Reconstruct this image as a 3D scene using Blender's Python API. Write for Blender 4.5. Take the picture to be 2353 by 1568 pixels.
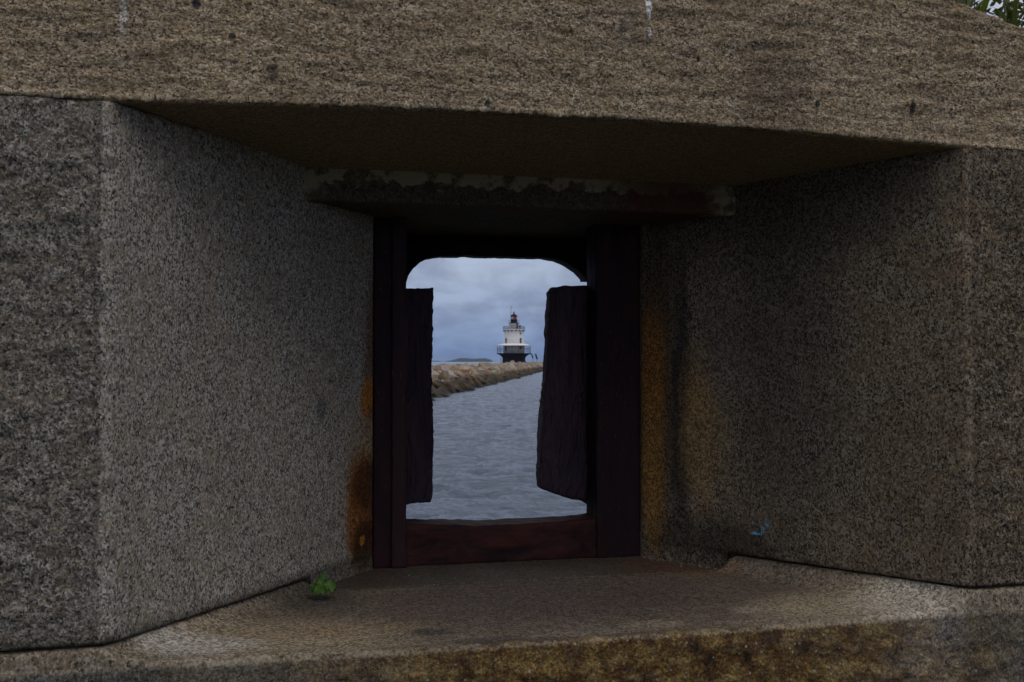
import bpy, bmesh, math, random
import numpy as np
from mathutils import Vector, Matrix

random.seed(7)
for o in list(bpy.data.objects):
    bpy.data.objects.remove(o, do_unlink=True)
scn = bpy.context.scene
COL = scn.collection
R = math.radians

# ------------------------------------------------------------------ camera
CAMZ = 3.0            # eye height above the water
FPX = 2400.0          # focal length measured on a 2353 px wide picture
PITCH = 1.12
YAW = R(13.6)         # the wall is seen turned by this angle
cam_d = bpy.data.cameras.new('camera')
cam = bpy.data.objects.new('camera', cam_d)
COL.objects.link(cam)
cam.location = (0, 0, CAMZ)
cam.rotation_euler = (R(90 + PITCH), 0, 0)
cam_d.sensor_width = 36
cam_d.lens = 36 * FPX / 2353
cam_d.clip_start = 0.05
cam_d.clip_end = 30000
cam_d.dof.use_dof = True
cam_d.dof.focus_distance = 2.9
cam_d.dof.aperture_fstop = 13
scn.camera = cam

# ------------------------------------------------------------------ light
SUN_EL, SUN_AZ = 52, 150      # azimuth measured clockwise from +Y
world = bpy.data.worlds.new('World')
scn.world = world
world.use_nodes = True
wt = world.node_tree
wt.nodes.clear()

sun_d = bpy.data.lights.new('sun', 'SUN')
sun = bpy.data.objects.new('sun', sun_d)
COL.objects.link(sun)
sun_d.energy = 0.7
sun_d.angle = R(28)
sun_d.color = (1.0, 0.93, 0.84)
sd = Vector((math.sin(R(SUN_AZ)) * math.cos(R(SUN_EL)), math.cos(R(SUN_AZ)) * math.cos(R(SUN_EL)), math.sin(R(SUN_EL))))
sun.rotation_euler = sd.to_track_quat('Z', 'Y').to_euler()
sun.location = (5, -10, 20)

scn.view_settings.view_transform = 'Standard'
scn.view_settings.look = 'None'
scn.view_settings.gamma = 1.0
scn.view_settings.exposure = -0.55


# ------------------------------------------------------------------ node helpers
class G:
    def __init__(s, nt):
        s.nt = nt

    def node(s, typ, ins=None, **props):
        n = s.nt.nodes.new(typ)
        for k, v in props.items():
            setattr(n, k, v)
        for k, v in (ins or {}).items():
            s.put(n.inputs[k], v)
        return n

    def put(s, sock, v):
        if isinstance(v, bpy.types.NodeSocket):
            s.nt.links.new(v, sock)
        elif v is not None:
            if isinstance(v, (tuple, list)) and len(v) == 3 and sock.type == 'RGBA':
                v = (*v, 1)
            sock.default_value = v

    def m(s, op, a, b=None, c=None, clamp=False):
        n = s.nt.nodes.new('ShaderNodeMath')
        n.operation = op
        n.use_clamp = clamp
        s.put(n.inputs[0], a)
        if b is not None: s.put(n.inputs[1], b)
        if c is not None: s.put(n.inputs[2], c)
        return n.outputs[0]

    def mix(s, f, a, b, mode='MIX'):
        n = s.nt.nodes.new('ShaderNodeMix')
        n.data_type = 'RGBA'
        n.blend_type = mode
        s.put(n.inputs[0], f)
        s.put(n.inputs[6], a)
        s.put(n.inputs[7], b)
        return n.outputs[2]

    def vscale(s, v, sc):
        n = s.node('ShaderNodeVectorMath', {0: v, 1: sc}, operation='MULTIPLY')
        return n.outputs[0]

    def noise(s, v, scale, detail=3, rough=.55, dist=0.0, out=0):
        n = s.node('ShaderNodeTexNoise', {'Vector': v, 'Scale': scale, 'Detail': detail, 'Roughness': rough, 'Distortion': dist})
        return n.outputs[out]

    def vor(s, v, scale, out='Color', feature='F1', rnd=1.0):
        n = s.node('ShaderNodeTexVoronoi', {'Vector': v, 'Scale': scale, 'Randomness': rnd}, feature=feature)
        return n.outputs[out]

    def sep(s, v):
        return s.node('ShaderNodeSeparateXYZ', {0: v}).outputs

    def ramp(s, f, pts, interp='LINEAR'):
        n = s.nt.nodes.new('ShaderNodeValToRGB')
        n.color_ramp.interpolation = interp
        e = n.color_ramp.elements
        while len(e) < len(pts): e.new(0.5)
        for i, (p, c) in enumerate(pts):
            e[i].position = p
            e[i].color = (c, c, c, 1) if isinstance(c, (int, float)) else (*c, 1)
        s.put(n.inputs[0], f)
        return n.outputs[0]

    def rng(s, v, a, b, c=0.0, d=1.0, smooth=False):
        n = s.node('ShaderNodeMapRange', {0: v, 1: a, 2: b, 3: c, 4: d})
        if smooth: n.interpolation_type = 'SMOOTHSTEP'
        return n.outputs[0]

    def bump(s, h, strength, dist, normal=None):
        n = s.node('ShaderNodeBump', {'Height': h, 'Strength': strength, 'Distance': dist})
        if normal is not None: s.put(n.inputs['Normal'], normal)
        return n.outputs[0]


def new_mat(name):
    mt = bpy.data.materials.new(name)
    mt.use_nodes = True
    g = G(mt.node_tree)
    b = mt.node_tree.nodes['Principled BSDF']
    return mt, g, b


# world: daylight sky under a broken layer of cloud
gw = G(wt)
sky = gw.node('ShaderNodeTexSky', sky_type='NISHITA', sun_disc=False, sun_elevation=R(SUN_EL), sun_rotation=R(SUN_AZ))
tc = gw.node('ShaderNodeTexCoord').outputs['Generated']
x_, y_, z_ = gw.sep(tc)[0:3]
zc = gw.m('MAXIMUM', z_, 0.0)
base = gw.ramp(zc, [(0.0, (1.9, 2.9, 5.7)), (0.02, (2.4, 3.4, 5.9)), (0.085, (4.5, 5.35, 7.3)), (0.22, (5.0, 5.4, 7.2)), (0.6, (8.2, 8.2, 8.4)), (1.0, (10.0, 9.8, 9.4))])
for el in base.node.color_ramp.elements:
    pass
comb = gw.node('ShaderNodeCombineXYZ', {0: x_, 1: y_, 2: gw.m('MULTIPLY', z_, 2.4)}).outputs[0]
n1 = gw.noise(comb, 11.0, 5, .58, .35)
n2 = gw.noise(comb, 26.0, 4, .55, .3)
cl = gw.m('ADD', gw.m('MULTIPLY', n1, .82), gw.m('MULTIPLY', n2, .18))
clf = gw.rng(cl, .36, .64, .80, 1.26, True)
cloud = gw.mix(1.0, base, gw.node('ShaderNodeCombineColor', {0: clf, 1: clf, 2: gw.m('ADD', gw.m('MULTIPLY', clf, .8), .2)}).outputs[0], 'MULTIPLY')
skc = gw.mix(0.93, gw.vscale(sky.outputs[0], (.8, .8, .8)), cloud)
bgn = gw.node('ShaderNodeBackground', {'Color': skc, 'Strength': 0.11})
wo = gw.node('ShaderNodeOutputWorld')
wt.links.new(bgn.outputs[0], wo.inputs[0])
# colour-ramp colours are limited to 0..1 in the UI, so scale them here
for el in base.node.color_ramp.elements:
    c = el.color
    el.color = (c[0] / 10, c[1] / 10, c[2] / 10, 1)
sc10 = gw.vscale(base, (10, 10, 10))
for l in list(wt.links):
    if l.from_socket == base and l.to_node != sc10.node:
        ts = l.to_socket
        wt.links.remove(l)
        wt.links.new(sc10, ts)

# ------------------------------------------------------------------ picture <-> place
cs, sn = math.cos(YAW), math.sin(YAW)
cp, sp = math.cos(R(PITCH)), math.sin(R(PITCH))


def ray(vx, vy):
    a = (vx - 1176.5) / FPX
    b = (784 - vy) / FPX
    X, Y, Z = a, cp - b * sp, sp + b * cp
    return (X * cs + Y * sn, -X * sn + Y * cs, Z)      # in wall axes


def P(vx, vy, y):
    r = ray(vx, vy)
    t = y / r[1]
    return (r[0] * t, y, r[2] * t)


def wall_place(o):
    o.location = (0, 0, CAMZ)
    o.rotation_euler = (0, 0, YAW)


# ------------------------------------------------------------------ numpy noise
_rs = np.random.RandomState(3)
_perm = np.concatenate([_rs.permutation(256)] * 3)
_grad = _rs.normal(size=(256, 3))
_grad /= np.linalg.norm(_grad, axis=1)[:, None]


def perlin(p):
    p = np.asarray(p, float)
    i = np.floor(p).astype(int)
    f = p - i
    u = f * f * f * (f * (f * 6 - 15) + 10)
    res = np.zeros(p.shape[:-1])
    for dx in (0, 1):
        for dy in (0, 1):
            for dz in (0, 1):
                h = _perm[_perm[_perm[(i[..., 0] + dx) & 255] + ((i[..., 1] + dy) & 255)] + ((i[..., 2] + dz) & 255)]
                g = _grad[h]
                d = f - np.array([dx, dy, dz])
                w = (u[..., 0] if dx else 1 - u[..., 0]) * (u[..., 1] if dy else 1 - u[..., 1]) * (u[..., 2] if dz else 1 - u[..., 2])
                res += w * (g * d).sum(-1)
    return res * 1.5


def fbm(p, oct=4, rough=.55):
    p = np.asarray(p, float)
    r, a = 0, 1
    for k in range(oct):
        r = r + a * perlin(p + 17.3 * k)
        p = p * 2.03
        a *= rough
    return r


# ------------------------------------------------------------------ object helpers
def link(o, parent=None):
    COL.objects.link(o)
    if parent is not None: o.parent = parent
    return o


def tag(o, label=None, cat=None, group=None, kind=None):
    if label: o['label'] = label
    if cat: o['category'] = cat
    if group: o['group'] = group
    if kind: o['kind'] = kind
    return o


def empty(name, loc=(0, 0, 0), rz=0.0):
    o = bpy.data.objects.new(name, None)
    o.location = loc
    o.rotation_euler = (0, 0, rz)
    o.empty_display_size = .2
    return link(o)


def mesh_obj(name, verts, faces, mat, parent=None, smooth=True, attr=None):
    me = bpy.data.meshes.new(name)
    me.from_pydata([tuple(v) for v in verts], [], faces)
    me.materials.append(mat)
    if smooth:
        me.polygons.foreach_set('use_smooth', [True] * len(me.polygons))
    if attr is not None:
        a = me.attributes.new('wallpos', 'FLOAT_VECTOR', 'POINT')
        a.data.foreach_set('vector', np.asarray(attr, np.float32).ravel())
    me.update()
    return link(bpy.data.objects.new(name, me), parent)


def bm_obj(name, bm, mat, parent=None, smooth=False):
    me = bpy.data.meshes.new(name)
    bmesh.ops.recalc_face_normals(bm, faces=bm.faces)
    bm.to_mesh(me)
    bm.free()
    me.materials.append(mat)
    if smooth:
        me.polygons.foreach_set('use_smooth', [True] * len(me.polygons))
    return link(bpy.data.objects.new(name, me), parent)


def loft(name, rings, mat, parent=None, disp=None, caps=True, jitter=None):
    """rings: (n, m, 3), each ring a closed loop; disp: f(pos)->distance along the normal"""
    rings = np.asarray(rings, float)
    n, m = rings.shape[:2]
    base_ = rings.copy()
    if disp is not None:
        du = np.roll(rings, -1, 1) - np.roll(rings, 1, 1)
        dv = np.gradient(rings, axis=0)
        nr = np.cross(du, dv)
        ln = np.linalg.norm(nr, axis=-1, keepdims=True)
        nr = nr / np.maximum(ln, 1e-12)
        rings = rings + nr * disp(base_)[..., None]
    verts = rings.reshape(-1, 3)
    faces = []
    for i in range(n - 1):
        for j in range(m):
            k = (j + 1) % m
            faces.append((i * m + j, i * m + k, (i + 1) * m + k, (i + 1) * m + j))
    if caps:
        faces.append(tuple(range(m))[::-1])
        faces.append(tuple((n - 1) * m + j for j in range(m)))
    return mesh_obj(name, verts, faces, mat, parent, True, base_.reshape(-1, 3))


def poly_path(pts, steps):
    """closed polygon sampled: steps[i] = spacing on the segment i -> i+1"""
    out = []
    for i, p in enumerate(pts):
        q = pts[(i + 1) % len(pts)]
        p, q = np.array(p, float), np.array(q, float)
        k = max(1, int(np.ceil(np.linalg.norm(q - p) / steps[i])))
        for t in range(k):
            out.append(p + (q - p) * t / k)
    return np.array(out)


def round_corner(pts, idx, r, k=5):
    """replace a polygon corner with a small arc"""
    p = np.array(pts[idx], float)
    a = np.array(pts[idx - 1], float)
    b = np.array(pts[(idx + 1) % len(pts)], float)
    u = (a - p) / np.linalg.norm(a - p)
    v = (b - p) / np.linalg.norm(b - p)
    out = []
    for t in np.linspace(0, 1, k):
        p0 = p + u * r
        p2 = p + v * r
        out.append((1 - t) ** 2 * p0 + 2 * t * (1 - t) * p + t * t * p2)
    return out


def add_box(bm, c, s, rot=None):
    mtx = Matrix.Translation(c)
    if rot is not None: mtx = mtx @ rot
    r = bmesh.ops.create_cube(bm, size=1, matrix=mtx @ Matrix.Diagonal((*s, 1)))
    return r['verts']


def add_tube(bm, a, b, r1, r2=None, seg=8, caps=True):
    a, b = Vector(a), Vector(b)
    r2 = r1 if r2 is None else r2
    d = b - a
    q = d.to_track_quat('Z', 'Y').to_matrix().to_4x4()
    bmesh.ops.create_cone(bm, cap_ends=caps, segments=seg, radius1=r1, radius2=r2, depth=d.length,
                          matrix=Matrix.Translation((a + b) / 2) @ q)


def add_lathe(bm, prof, seg=40):
    rows = []
    for r, z in prof:
        rows.append([bm.verts.new((r * math.cos(2 * math.pi * i / seg), r * math.sin(2 * math.pi * i / seg), z)) for i in range(seg)])
    for a, b in zip(rows, rows[1:]):
        for i in range(seg):
            j = (i + 1) % seg
            bm.faces.new((a[i], a[j], b[j], b[i]))
    bm.faces.new(rows[0][::-1])
    bm.faces.new(rows[-1])


# ------------------------------------------------------------------ materials
def wallpos(g):
    return g.node('ShaderNodeAttribute', attribute_name='wallpos', attribute_type='GEOMETRY').outputs['Vector']


def stain(g, u, v, cx, cy, rx, ry, nz, soft=.35, rag=.9):
    """mask with a ragged outline, 1 inside an ellipse"""
    a = g.m('DIVIDE', g.m('SUBTRACT', u, cx), rx)
    b = g.m('DIVIDE', g.m('SUBTRACT', v, cy), ry)
    d = g.m('SQRT', g.m('ADD', g.m('MULTIPLY', a, a), g.m('MULTIPLY', b, b)))
    d = g.m('ADD', d, g.m('MULTIPLY', g.m('SUBTRACT', nz, .5), rag))
    return g.rng(d, 1 - soft, 1 + soft, 1, 0, True)


def granite(name, cols, grain=230, stretch=(1, 1, .75), bump_d=.0018, rough_bump=(0, 0, (1, 1, 1)), specks=.8, stains=(), tone=.35, cloudcol=None, rust=.0, contrast=1.0, rough_mask=None, soffit_shade=None):
    """cols: dark, mid, light, warm"""
    mt, g, b = new_mat(name)
    wp = wallpos(g)
    sv = g.vscale(wp, stretch)
    dk, md, lt, wm = cols
    cell = g.vor(sv, grain)
    cx, cy, cz = g.sep(cell)[0:3]
    fine = g.noise(sv, grain * 1.6, 2, .6)
    mid = g.noise(sv, grain * .33, 3, .6)
    val = g.m('ADD', g.m('MULTIPLY', cx, .42), g.m('ADD', g.m('MULTIPLY', fine, .40), g.m('MULTIPLY', mid, .42)))
    val = g.rng(val, .34 + .12 * (1 - 1 / contrast), .86 - .12 * (1 - 1 / contrast), 0, 1)
    c = g.ramp(val, [(0.0, dk), (.38, md), (.75, lt), (1.0, tuple(min(.8, q * 1.25) for q in lt))])
    c = g.mix(g.rng(g.m('ADD', cy, g.m('MULTIPLY', g.m('SUBTRACT', g.noise(wp, 9, 3), .5), 1.2)), .45, .8, 0, .75), c, wm)
    # black mica flecks
    sp_ = g.rng(g.vor(g.vscale(wp, (1, 1, .6)), grain * .62, 'Distance'), .12, .24, specks, 0)
    sp_ = g.m('MULTIPLY', sp_, g.rng(cz, .3, .7))
    c = g.mix(sp_, c, (.012, .012, .014))
    # rust-coloured flecks
    if rust > 0:
        rf = g.rng(g.vor(g.vscale(wp, (1, 1, .55)), 34, 'Distance'), .085, .15, rust, 0)
        c = g.mix(rf, c, (.09, .028, .008))
    # slow weathering
    big = g.noise(wp, 3.1, 4, .6)
    c = g.mix(1.0, c, g.ramp(big, [(.3, 1 - tone), (.7, 1 + 0.0)]), 'MULTIPLY')
    if cloudcol:
        for (col, sc, lo, hi, st) in cloudcol:
            c = g.mix(g.rng(g.noise(wp, sc, 5, .62, .4), lo, hi, 0, st, True), c, col)
    X, Y, Z = g.sep(wp)[0:3]
    ax = {'x': X, 'y': Y, 'z': Z}
    nz = g.noise(g.vscale(wp, (1, 1, .38)), 30, 7, .78)
    gr_ = g.ramp(val, [(0, .35), (.4, .85), (.75, 1.35), (1, 1.9)])
    for s in stains:
        u, v, px, py, rx, ry, col, st = s[:8]
        soft = s[8] if len(s) > 8 else .35
        rag = s[9] if len(s) > 9 else .9
        mk = g.m('MULTIPLY', stain(g, ax[u], ax[v], px, py, rx, ry, nz, soft, rag), st)
        if len(s) > 10:
            mk = g.m('MULTIPLY', mk, g.rng(fine, .40, .62))
        c = g.mix(mk, c, g.mix(1, (*col, 1), gr_, 'MULTIPLY'))
    if rough_mask:
        pit = g.noise(g.vscale(wp, rough_mask[3]), rough_mask[1], 5, .66)
        ax_, lim, sgn = rough_mask[0]
        rm = g.m('MULTIPLY', g.rng(g.m('ADD', g.m('MULTIPLY', g.m('SUBTRACT', ax[ax_], lim), sgn), g.m('MULTIPLY', g.m('SUBTRACT', nz, .5), .05)), .0, .02, 0, 1, True), g.rng(Y, YF + .02, YF + .03, 1, 0))
        rm = g.m('MAXIMUM', rm, rough_mask[4])
        c = g.mix(rm, c, g.mix(1, c, g.ramp(pit, [(.36, 1 - rough_mask[5]), (.5, 1.0), (.62, 1 + rough_mask[5] * .6)]), 'MULTIPLY'))
    if soffit_shade:  # shade of the underside painted into the stone as a darker brown
        c = g.mix(g.m('MULTIPLY', g.rng(Y, YF + .012, YF + .03), soffit_shade[3]), c, g.mix(.5, soffit_shade[:3], g.mix(1, soffit_shade[:3], gr_, 'MULTIPLY')))
    g.put(b.inputs['Base Color'], c)
    b.inputs['Roughness'].default_value = .85
    b.inputs['Specular IOR Level'].default_value = .25
    h = g.m('ADD', g.m('MULTIPLY', val, .6), g.m('MULTIPLY', g.noise(wp, grain * .5, 3, .6), .8))
    nrm = g.bump(h, .7, bump_d)
    if rough_mask:
        nrm = g.bump(g.m('MULTIPLY', pit, rm), .9, rough_mask[2], nrm)
    rs, rd, rv = rough_bump
    if rs:
        nrm = g.bump(g.noise(g.vscale(wp, rv), rs, 4, .6), .8, rd, nrm)
    g.put(b.inputs['Normal'], nrm)
    return mt


def plain(name, col, rough=.6, metal=0, var=.25, scale=6, bump=0.0, bscale=40):
    mt, g, b = new_mat(name)
    v = g.node('ShaderNodeTexCoord').outputs['Object']
    n = g.noise(v, scale, 4, .6)
    c = g.mix(g.rng(n, .3, .7), tuple(q * (1 - var) for q in col), tuple(min(1, q * (1 + var)) for q in col))
    g.put(b.inputs['Base Color'], c)
    b.inputs['Roughness'].default_value = rough
    b.inputs['Metallic'].default_value = metal
    if bump:
        g.put(b.inputs['Normal'], g.bump(g.noise(v, bscale, 4, .6), .8, bump))
    return mt


# wall geometry, in wall axes (x along the wall, y outwards to the sea, z up from the eye)
YF = 2.46             # face of the wall
LX, RX = -0.322, 1.862        # corners between face and splay
TL, TR = 0.354, 1.270         # throat
YT = 3.36
YJ = 3.09             # joint between front and inner stones
ZTL, ZTR = .580, .588
ZBL, ZBR = -.624, -.609


def on_splay(vx, vy, side):
    if side == 'L':
        p0, p1 = (LX, YF), (TL, YT)
    else:
        p0, p1 = (RX, YF), (TR, YT)
    r = ray(vx, vy)
    dx, dy = p1[0] - p0[0], p1[1] - p0[1]
    det = r[0] * dy - r[1] * dx
    t = (p0[0] * dy - p0[1] * dx) / det
    return (r[0] * t, r[1] * t, r[2] * t)


def sl(x0, y0, x1, y1, col, st, side, *more):
    """stain on a splay between two picture corners"""
    a = on_splay(x0, y0, side)
    b = on_splay(x1, y1, side)
    return ('y', 'z', (a[1] + b[1]) / 2, (a[2] + b[2]) / 2, abs(a[1] - b[1]) / 2, abs(a[2] - b[2]) / 2, col, st) + more


RUST = (.17, .062, .012)
RUSTD = (.035, .012, .005)
OCHRE = (.20, .11, .03)
left_stains = [
    sl(838, 640, 880, 1000, (.09, .045, .02), .75, 'L', .5),
    sl(828, 868, 858, 960, (.32, .12, .015), .9, 'L', .3),
    sl(800, 960, 880, 1330, OCHRE, .6, 'L', .5),
    sl(795, 1045, 870, 1290, RUST, .93, 'L', .25, .7),
    sl(812, 1060, 880, 1170, RUSTD, .8, 'L', .4, .7),
    sl(810, 1200, 868, 1300, RUSTD, .92, 'L', .3, .9),
    sl(826, 1232, 838, 1252, (.30, .12, .015), .9, 'L', .3, .6),
    sl(728, 910, 748, 968, (.05, .052, .06), .6, 'L', .4, .5),
    ('z', 'z', -.64, -.64, .05, .05, (.04, .04, .025), .55, .6),
]
right_stains = [
    sl(1460, 520, 1560, 1300, (.045, .028, .016), .75, 'R', .5, 1.3),
    sl(1470, 720, 1530, 1000, (.21, .09, .018), .85, 'R', .6, 1.9),
    sl(1470, 930, 1526, 1250, (.24, .125, .032), .85, 'R', .6, 1.8),
    sl(1546, 640, 1590, 1260, (.018, .017, .017), .85, 'R', .5, 1.6),
    sl(1568, 820, 1640, 1130, (.25, .155, .06), .85, 'R', .7, 1.6),
    sl(1590, 940, 1680, 1120, (.17, .12, .06), .6, 'R', .7, 1.7),
    sl(1600, 640, 1730, 900, (.11, .095, .08), .5, 'R', .7, 1.5),
    sl(1540, 1180, 1800, 1320, (.020, .017, .013), .7, 'R', .6, 1.2),
    sl(1500, 400, 2150, 560, (.018, .017, .017), .6, 'R', .7, 1.3),
    sl(1700, 560, 1960, 1300, (.030, .028, .026), .55, 'R', .7, 1.5),
    sl(1722, 1221, 1752, 1231, (.11, .46, .66), 1.0, 'R', .5, .5, 1),
    sl(1748, 1208, 1758, 1226, (.10, .36, .52), .75, 'R', .5, .6, 1),
    sl(1756, 1192, 1770, 1212, (.10, .32, .46), .5, 'R', .6, .6, 1),
    sl(1724, 1196, 1733, 1206, (.10, .24, .36), .55, 'R', .5, .6, 1),
    sl(2190, 590, 2215, 660, (.12, .06, .03), .35, 'R', .6, 2.0),
    sl(2196, 470, 2212, 500, (.12, .06, .03), .3, 'R', .6, 2.0),
]
M_left = granite('granite_left', ((.040, .036, .033), (.165, .155, .142), (.39, .37, .34), (.27, .215, .15)), 245,
                 rough_bump=(30, .002, (1, 1, 1)), stains=left_stains, rust=.7, tone=.16, contrast=1.9, rough_mask=(('x', LX - .018, -1), 80, .024, (1, 1, 1.15), 0.0, .5))
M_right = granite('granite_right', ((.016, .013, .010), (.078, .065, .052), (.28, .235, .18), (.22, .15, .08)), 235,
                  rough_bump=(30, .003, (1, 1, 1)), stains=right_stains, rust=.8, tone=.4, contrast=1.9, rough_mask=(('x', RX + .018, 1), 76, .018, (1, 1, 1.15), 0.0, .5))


def fst(x0, y0, x1, y1, col, st, *more):
    a = P(x0, y0, YF)
    b = P(x1, y1, YF)
    return ('x', 'z', (a[0] + b[0]) / 2, (a[2] + b[2]) / 2, abs(a[0] - b[0]) / 2, abs(a[2] - b[2]) / 2, col, st) + more


DK = (.03, .03, .035)
lintel_stains = [
    fst(440, -5, 462, 22, DK, .9, .3, .5), fst(525, 74, 542, 92, DK, .9, .3, .6), fst(612, 142, 640, 192, DK, .7, .3, .8),
    fst(1114, 230, 1126, 248, DK, .95, .3, .6), fst(1600, 130, 1608, 144, DK, .95, .3, .6), fst(1873, 231, 1885, 246, DK, .95, .3, .6),
    fst(2090, 230, 2102, 270, DK, .85, .3, .7), fst(1666, 224, 1686, 250, (.36, .33, .26), .85, .3, .5),
    fst(1484, -10, 1497, 44, (.75, .74, .74), .95, .3, 1.1), fst(1488, 60, 1496, 90, (.7, .7, .7), .8, .3, 1.3),
    fst(276, -10, 292, 80, (.7, .7, .7), .55, .6, 1.8), fst(1700, 60, 1860, 330, (.09, .075, .055), .5, .7, .9),
]
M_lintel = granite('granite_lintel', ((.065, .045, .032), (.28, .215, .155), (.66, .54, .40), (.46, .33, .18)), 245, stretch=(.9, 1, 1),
                   rough_bump=(26, .012, (.75, 1, 1.25)), stains=lintel_stains, rust=0, soffit_shade=(.18, .122, .078, .8), specks=.6, tone=.20, contrast=1.8, rough_mask=(('z', .594, 1), 72, .028, (.75, 1, 1.2), 0.0, .34),
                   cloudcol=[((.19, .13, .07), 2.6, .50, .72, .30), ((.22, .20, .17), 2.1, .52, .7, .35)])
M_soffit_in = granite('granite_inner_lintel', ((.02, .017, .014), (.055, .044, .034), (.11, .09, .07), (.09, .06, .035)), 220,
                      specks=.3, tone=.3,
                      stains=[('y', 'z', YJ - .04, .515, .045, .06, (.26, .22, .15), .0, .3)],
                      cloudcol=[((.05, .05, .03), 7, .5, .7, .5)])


def sst(x, y, rx, ry, col, st, *more):
    return ('x', 'y', x, y, rx, ry, col, st) + more


sill_stains = [
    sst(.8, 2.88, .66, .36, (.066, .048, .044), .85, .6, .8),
    sst(.03, 2.62, .30, .14, (.30, .24, .16), .6, .5), sst(-.15, 2.57, .14, .075, (.46, .44, .41), .55, .5),
    sst(.22, 2.66, .20, .05, (.22, .15, .075), .4, .6, 1.3), sst(1.55, 2.62, .22, .12, (.34, .28, .19), .6, .5),
    sst(1.72, 2.55, .14, .12, (.46, .42, .36), .6, .5), sst(.42, 2.60, .05, .03, (.05, .045, .04), .75, .4),
    sst(.55, 2.50, .10, .025, (.06, .052, .05), .7, .4), sst(.14, 3.0, .12, .12, (.05, .045, .035), .7, .5),
    sst(1.38, 3.06, .10, .05, (.17, .085, .035), .45, .6, 1.3), sst(1.30, 2.62, .05, .035, (.28, .25, .2), .5, .6),
    sst(1.0, 2.55, .07, .03, (.28, .23, .17), .5, .6),
]
FR = fst
sill_stains += [
    ('z', 'z', -.95, -.95, .245, .245, (.21, .125, .028), 0.0),
]
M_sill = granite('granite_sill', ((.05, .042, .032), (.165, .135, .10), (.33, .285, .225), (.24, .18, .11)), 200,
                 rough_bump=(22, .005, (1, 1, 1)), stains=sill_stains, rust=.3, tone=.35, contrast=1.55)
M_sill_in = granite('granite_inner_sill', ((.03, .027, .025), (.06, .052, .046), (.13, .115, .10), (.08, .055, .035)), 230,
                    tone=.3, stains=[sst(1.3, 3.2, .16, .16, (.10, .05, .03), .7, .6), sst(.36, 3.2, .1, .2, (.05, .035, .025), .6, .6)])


def sill_front_lichen(mt):
    """yellow lichen over the rough front of the sill: only on its face"""
    g = G(mt.node_tree)
    b = mt.node_tree.nodes['Principled BSDF']
    c = b.inputs['Base Color'].links[0].from_socket
    wp = wallpos(g)
    X, Y, Z = g.sep(wp)[0:3]
    face = g.m('MULTIPLY', g.rng(Z, -.672, -.690, 0, 1, True), g.rng(Y, YF + .03, YF + .02))
    zone = stain(g, X, Z, .98, -.84, .82, .5, g.noise(wp, 5, 5, .65), .6, 1.1)
    n = g.noise(wp, 34, 5, .72)
    fine = g.noise(wp, 130, 4, .8)
    patch = g.ramp(g.noise(wp, 13, 5, .7), [(.36, (.030, .018, .010)), (.45, (.105, .050, .016)), (.52, (.16, .095, .028)), (.60, (.28, .19, .065)), (.70, (.22, .10, .03))])
    lich = g.mix(1, patch, g.ramp(fine, [(.34, .22), (.5, .9), (.64, 2.0)]), 'MULTIPLY')
    lich = g.mix(g.rng(g.vor(wp, 42, 'Distance'), .10, .17, .8, 0), lich, (.42, .40, .35))
    c = g.mix(g.m('MULTIPLY', face, g.m('SUBTRACT', 1.0, zone)), c, g.mix(1, c, (.62, .72, .86), 'MULTIPLY'))
    bb = g.bump(g.m('MULTIPLY', g.noise(wp, 48, 5, .7), face), .9, .02)
    old = b.inputs['Normal'].links[0].from_socket
    g.put(bb.node.inputs['Normal'], old)
    g.put(b.inputs['Normal'], bb)
    mk = g.m('MULTIPLY', g.m('MULTIPLY', face, zone), g.rng(n, .30, .50, .55, .95, True))
    c = g.mix(mk, c, lich)
    wob = g.m('SUBTRACT', g.noise(wp, 24, 6, .75), .5)
    lip = g.m('MULTIPLY', g.rng(g.m('ADD', Z, g.m('MULTIPLY', wob, .05)), -.694, -.686), g.rng(g.m('ADD', Y, g.m('MULTIPLY', wob, .08)), YF + .010, YF + .002))
    lip = g.m('MULTIPLY', lip, g.m('MULTIPLY', g.rng(X, -.22, -.12), g.rng(X, 1.72, 1.62)))
    lip = g.m('MULTIPLY', lip, g.rng(fine, .40, .60, .1, .8))
    g.put(b.inputs['Base Color'], g.mix(lip, c, (.42, .37, .29)))


sill_front_lichen(M_sill)


def inner_lintel_crust(mt):
    """pale crumbled mortar smeared on the face of the inner lintel"""
    g = G(mt.node_tree)
    b = mt.node_tree.nodes['Principled BSDF']
    c = b.inputs['Base Color'].links[0].from_socket
    wp = wallpos(g)
    X, Y, Z = g.sep(wp)[0:3]
    n = g.noise(g.vscale(wp, (1, 1, 1.5)), 15, 5, .65, .5)
    band = g.m('MAXIMUM', g.rng(Z, .5525, .5545), g.rng(g.m('ADD', Z, g.m('MULTIPLY', g.m('SUBTRACT', n, .5), .11)), .519, .527, 0, 1, True))
    lef = g.rng(g.m('ADD', X, g.m('MULTIPLY', g.m('SUBTRACT', n, .5), .1)), .155, .185, 1, 0, True)
    rig = g.rng(g.m('ADD', X, g.m('MULTIPLY', g.m('SUBTRACT', n, .5), .1)), 1.36, 1.40, 0, 1, True)
    mk = g.m('MAXIMUM', band, g.m('MAXIMUM', lef, rig))
    mk = g.m('MULTIPLY', mk, g.rng(Y, YJ + .03, YJ + .01, 0, 1))
    mk = g.m('MULTIPLY', mk, g.rng(g.noise(wp, 16, 5, .65), .40, .5, .1, .8, True))
    c2 = g.mix(mk, c, (.34, .285, .19))
    rs_ = stain(g, X, Y, 1.24, 3.12, .17, .16, n, .5, 1.0)
    c2 = g.mix(g.m('MULTIPLY', rs_, .8), c2, (.07, .022, .012))
    g.put(b.inputs['Base Color'], c2)


inner_lintel_crust(M_soffit_in)


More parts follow.
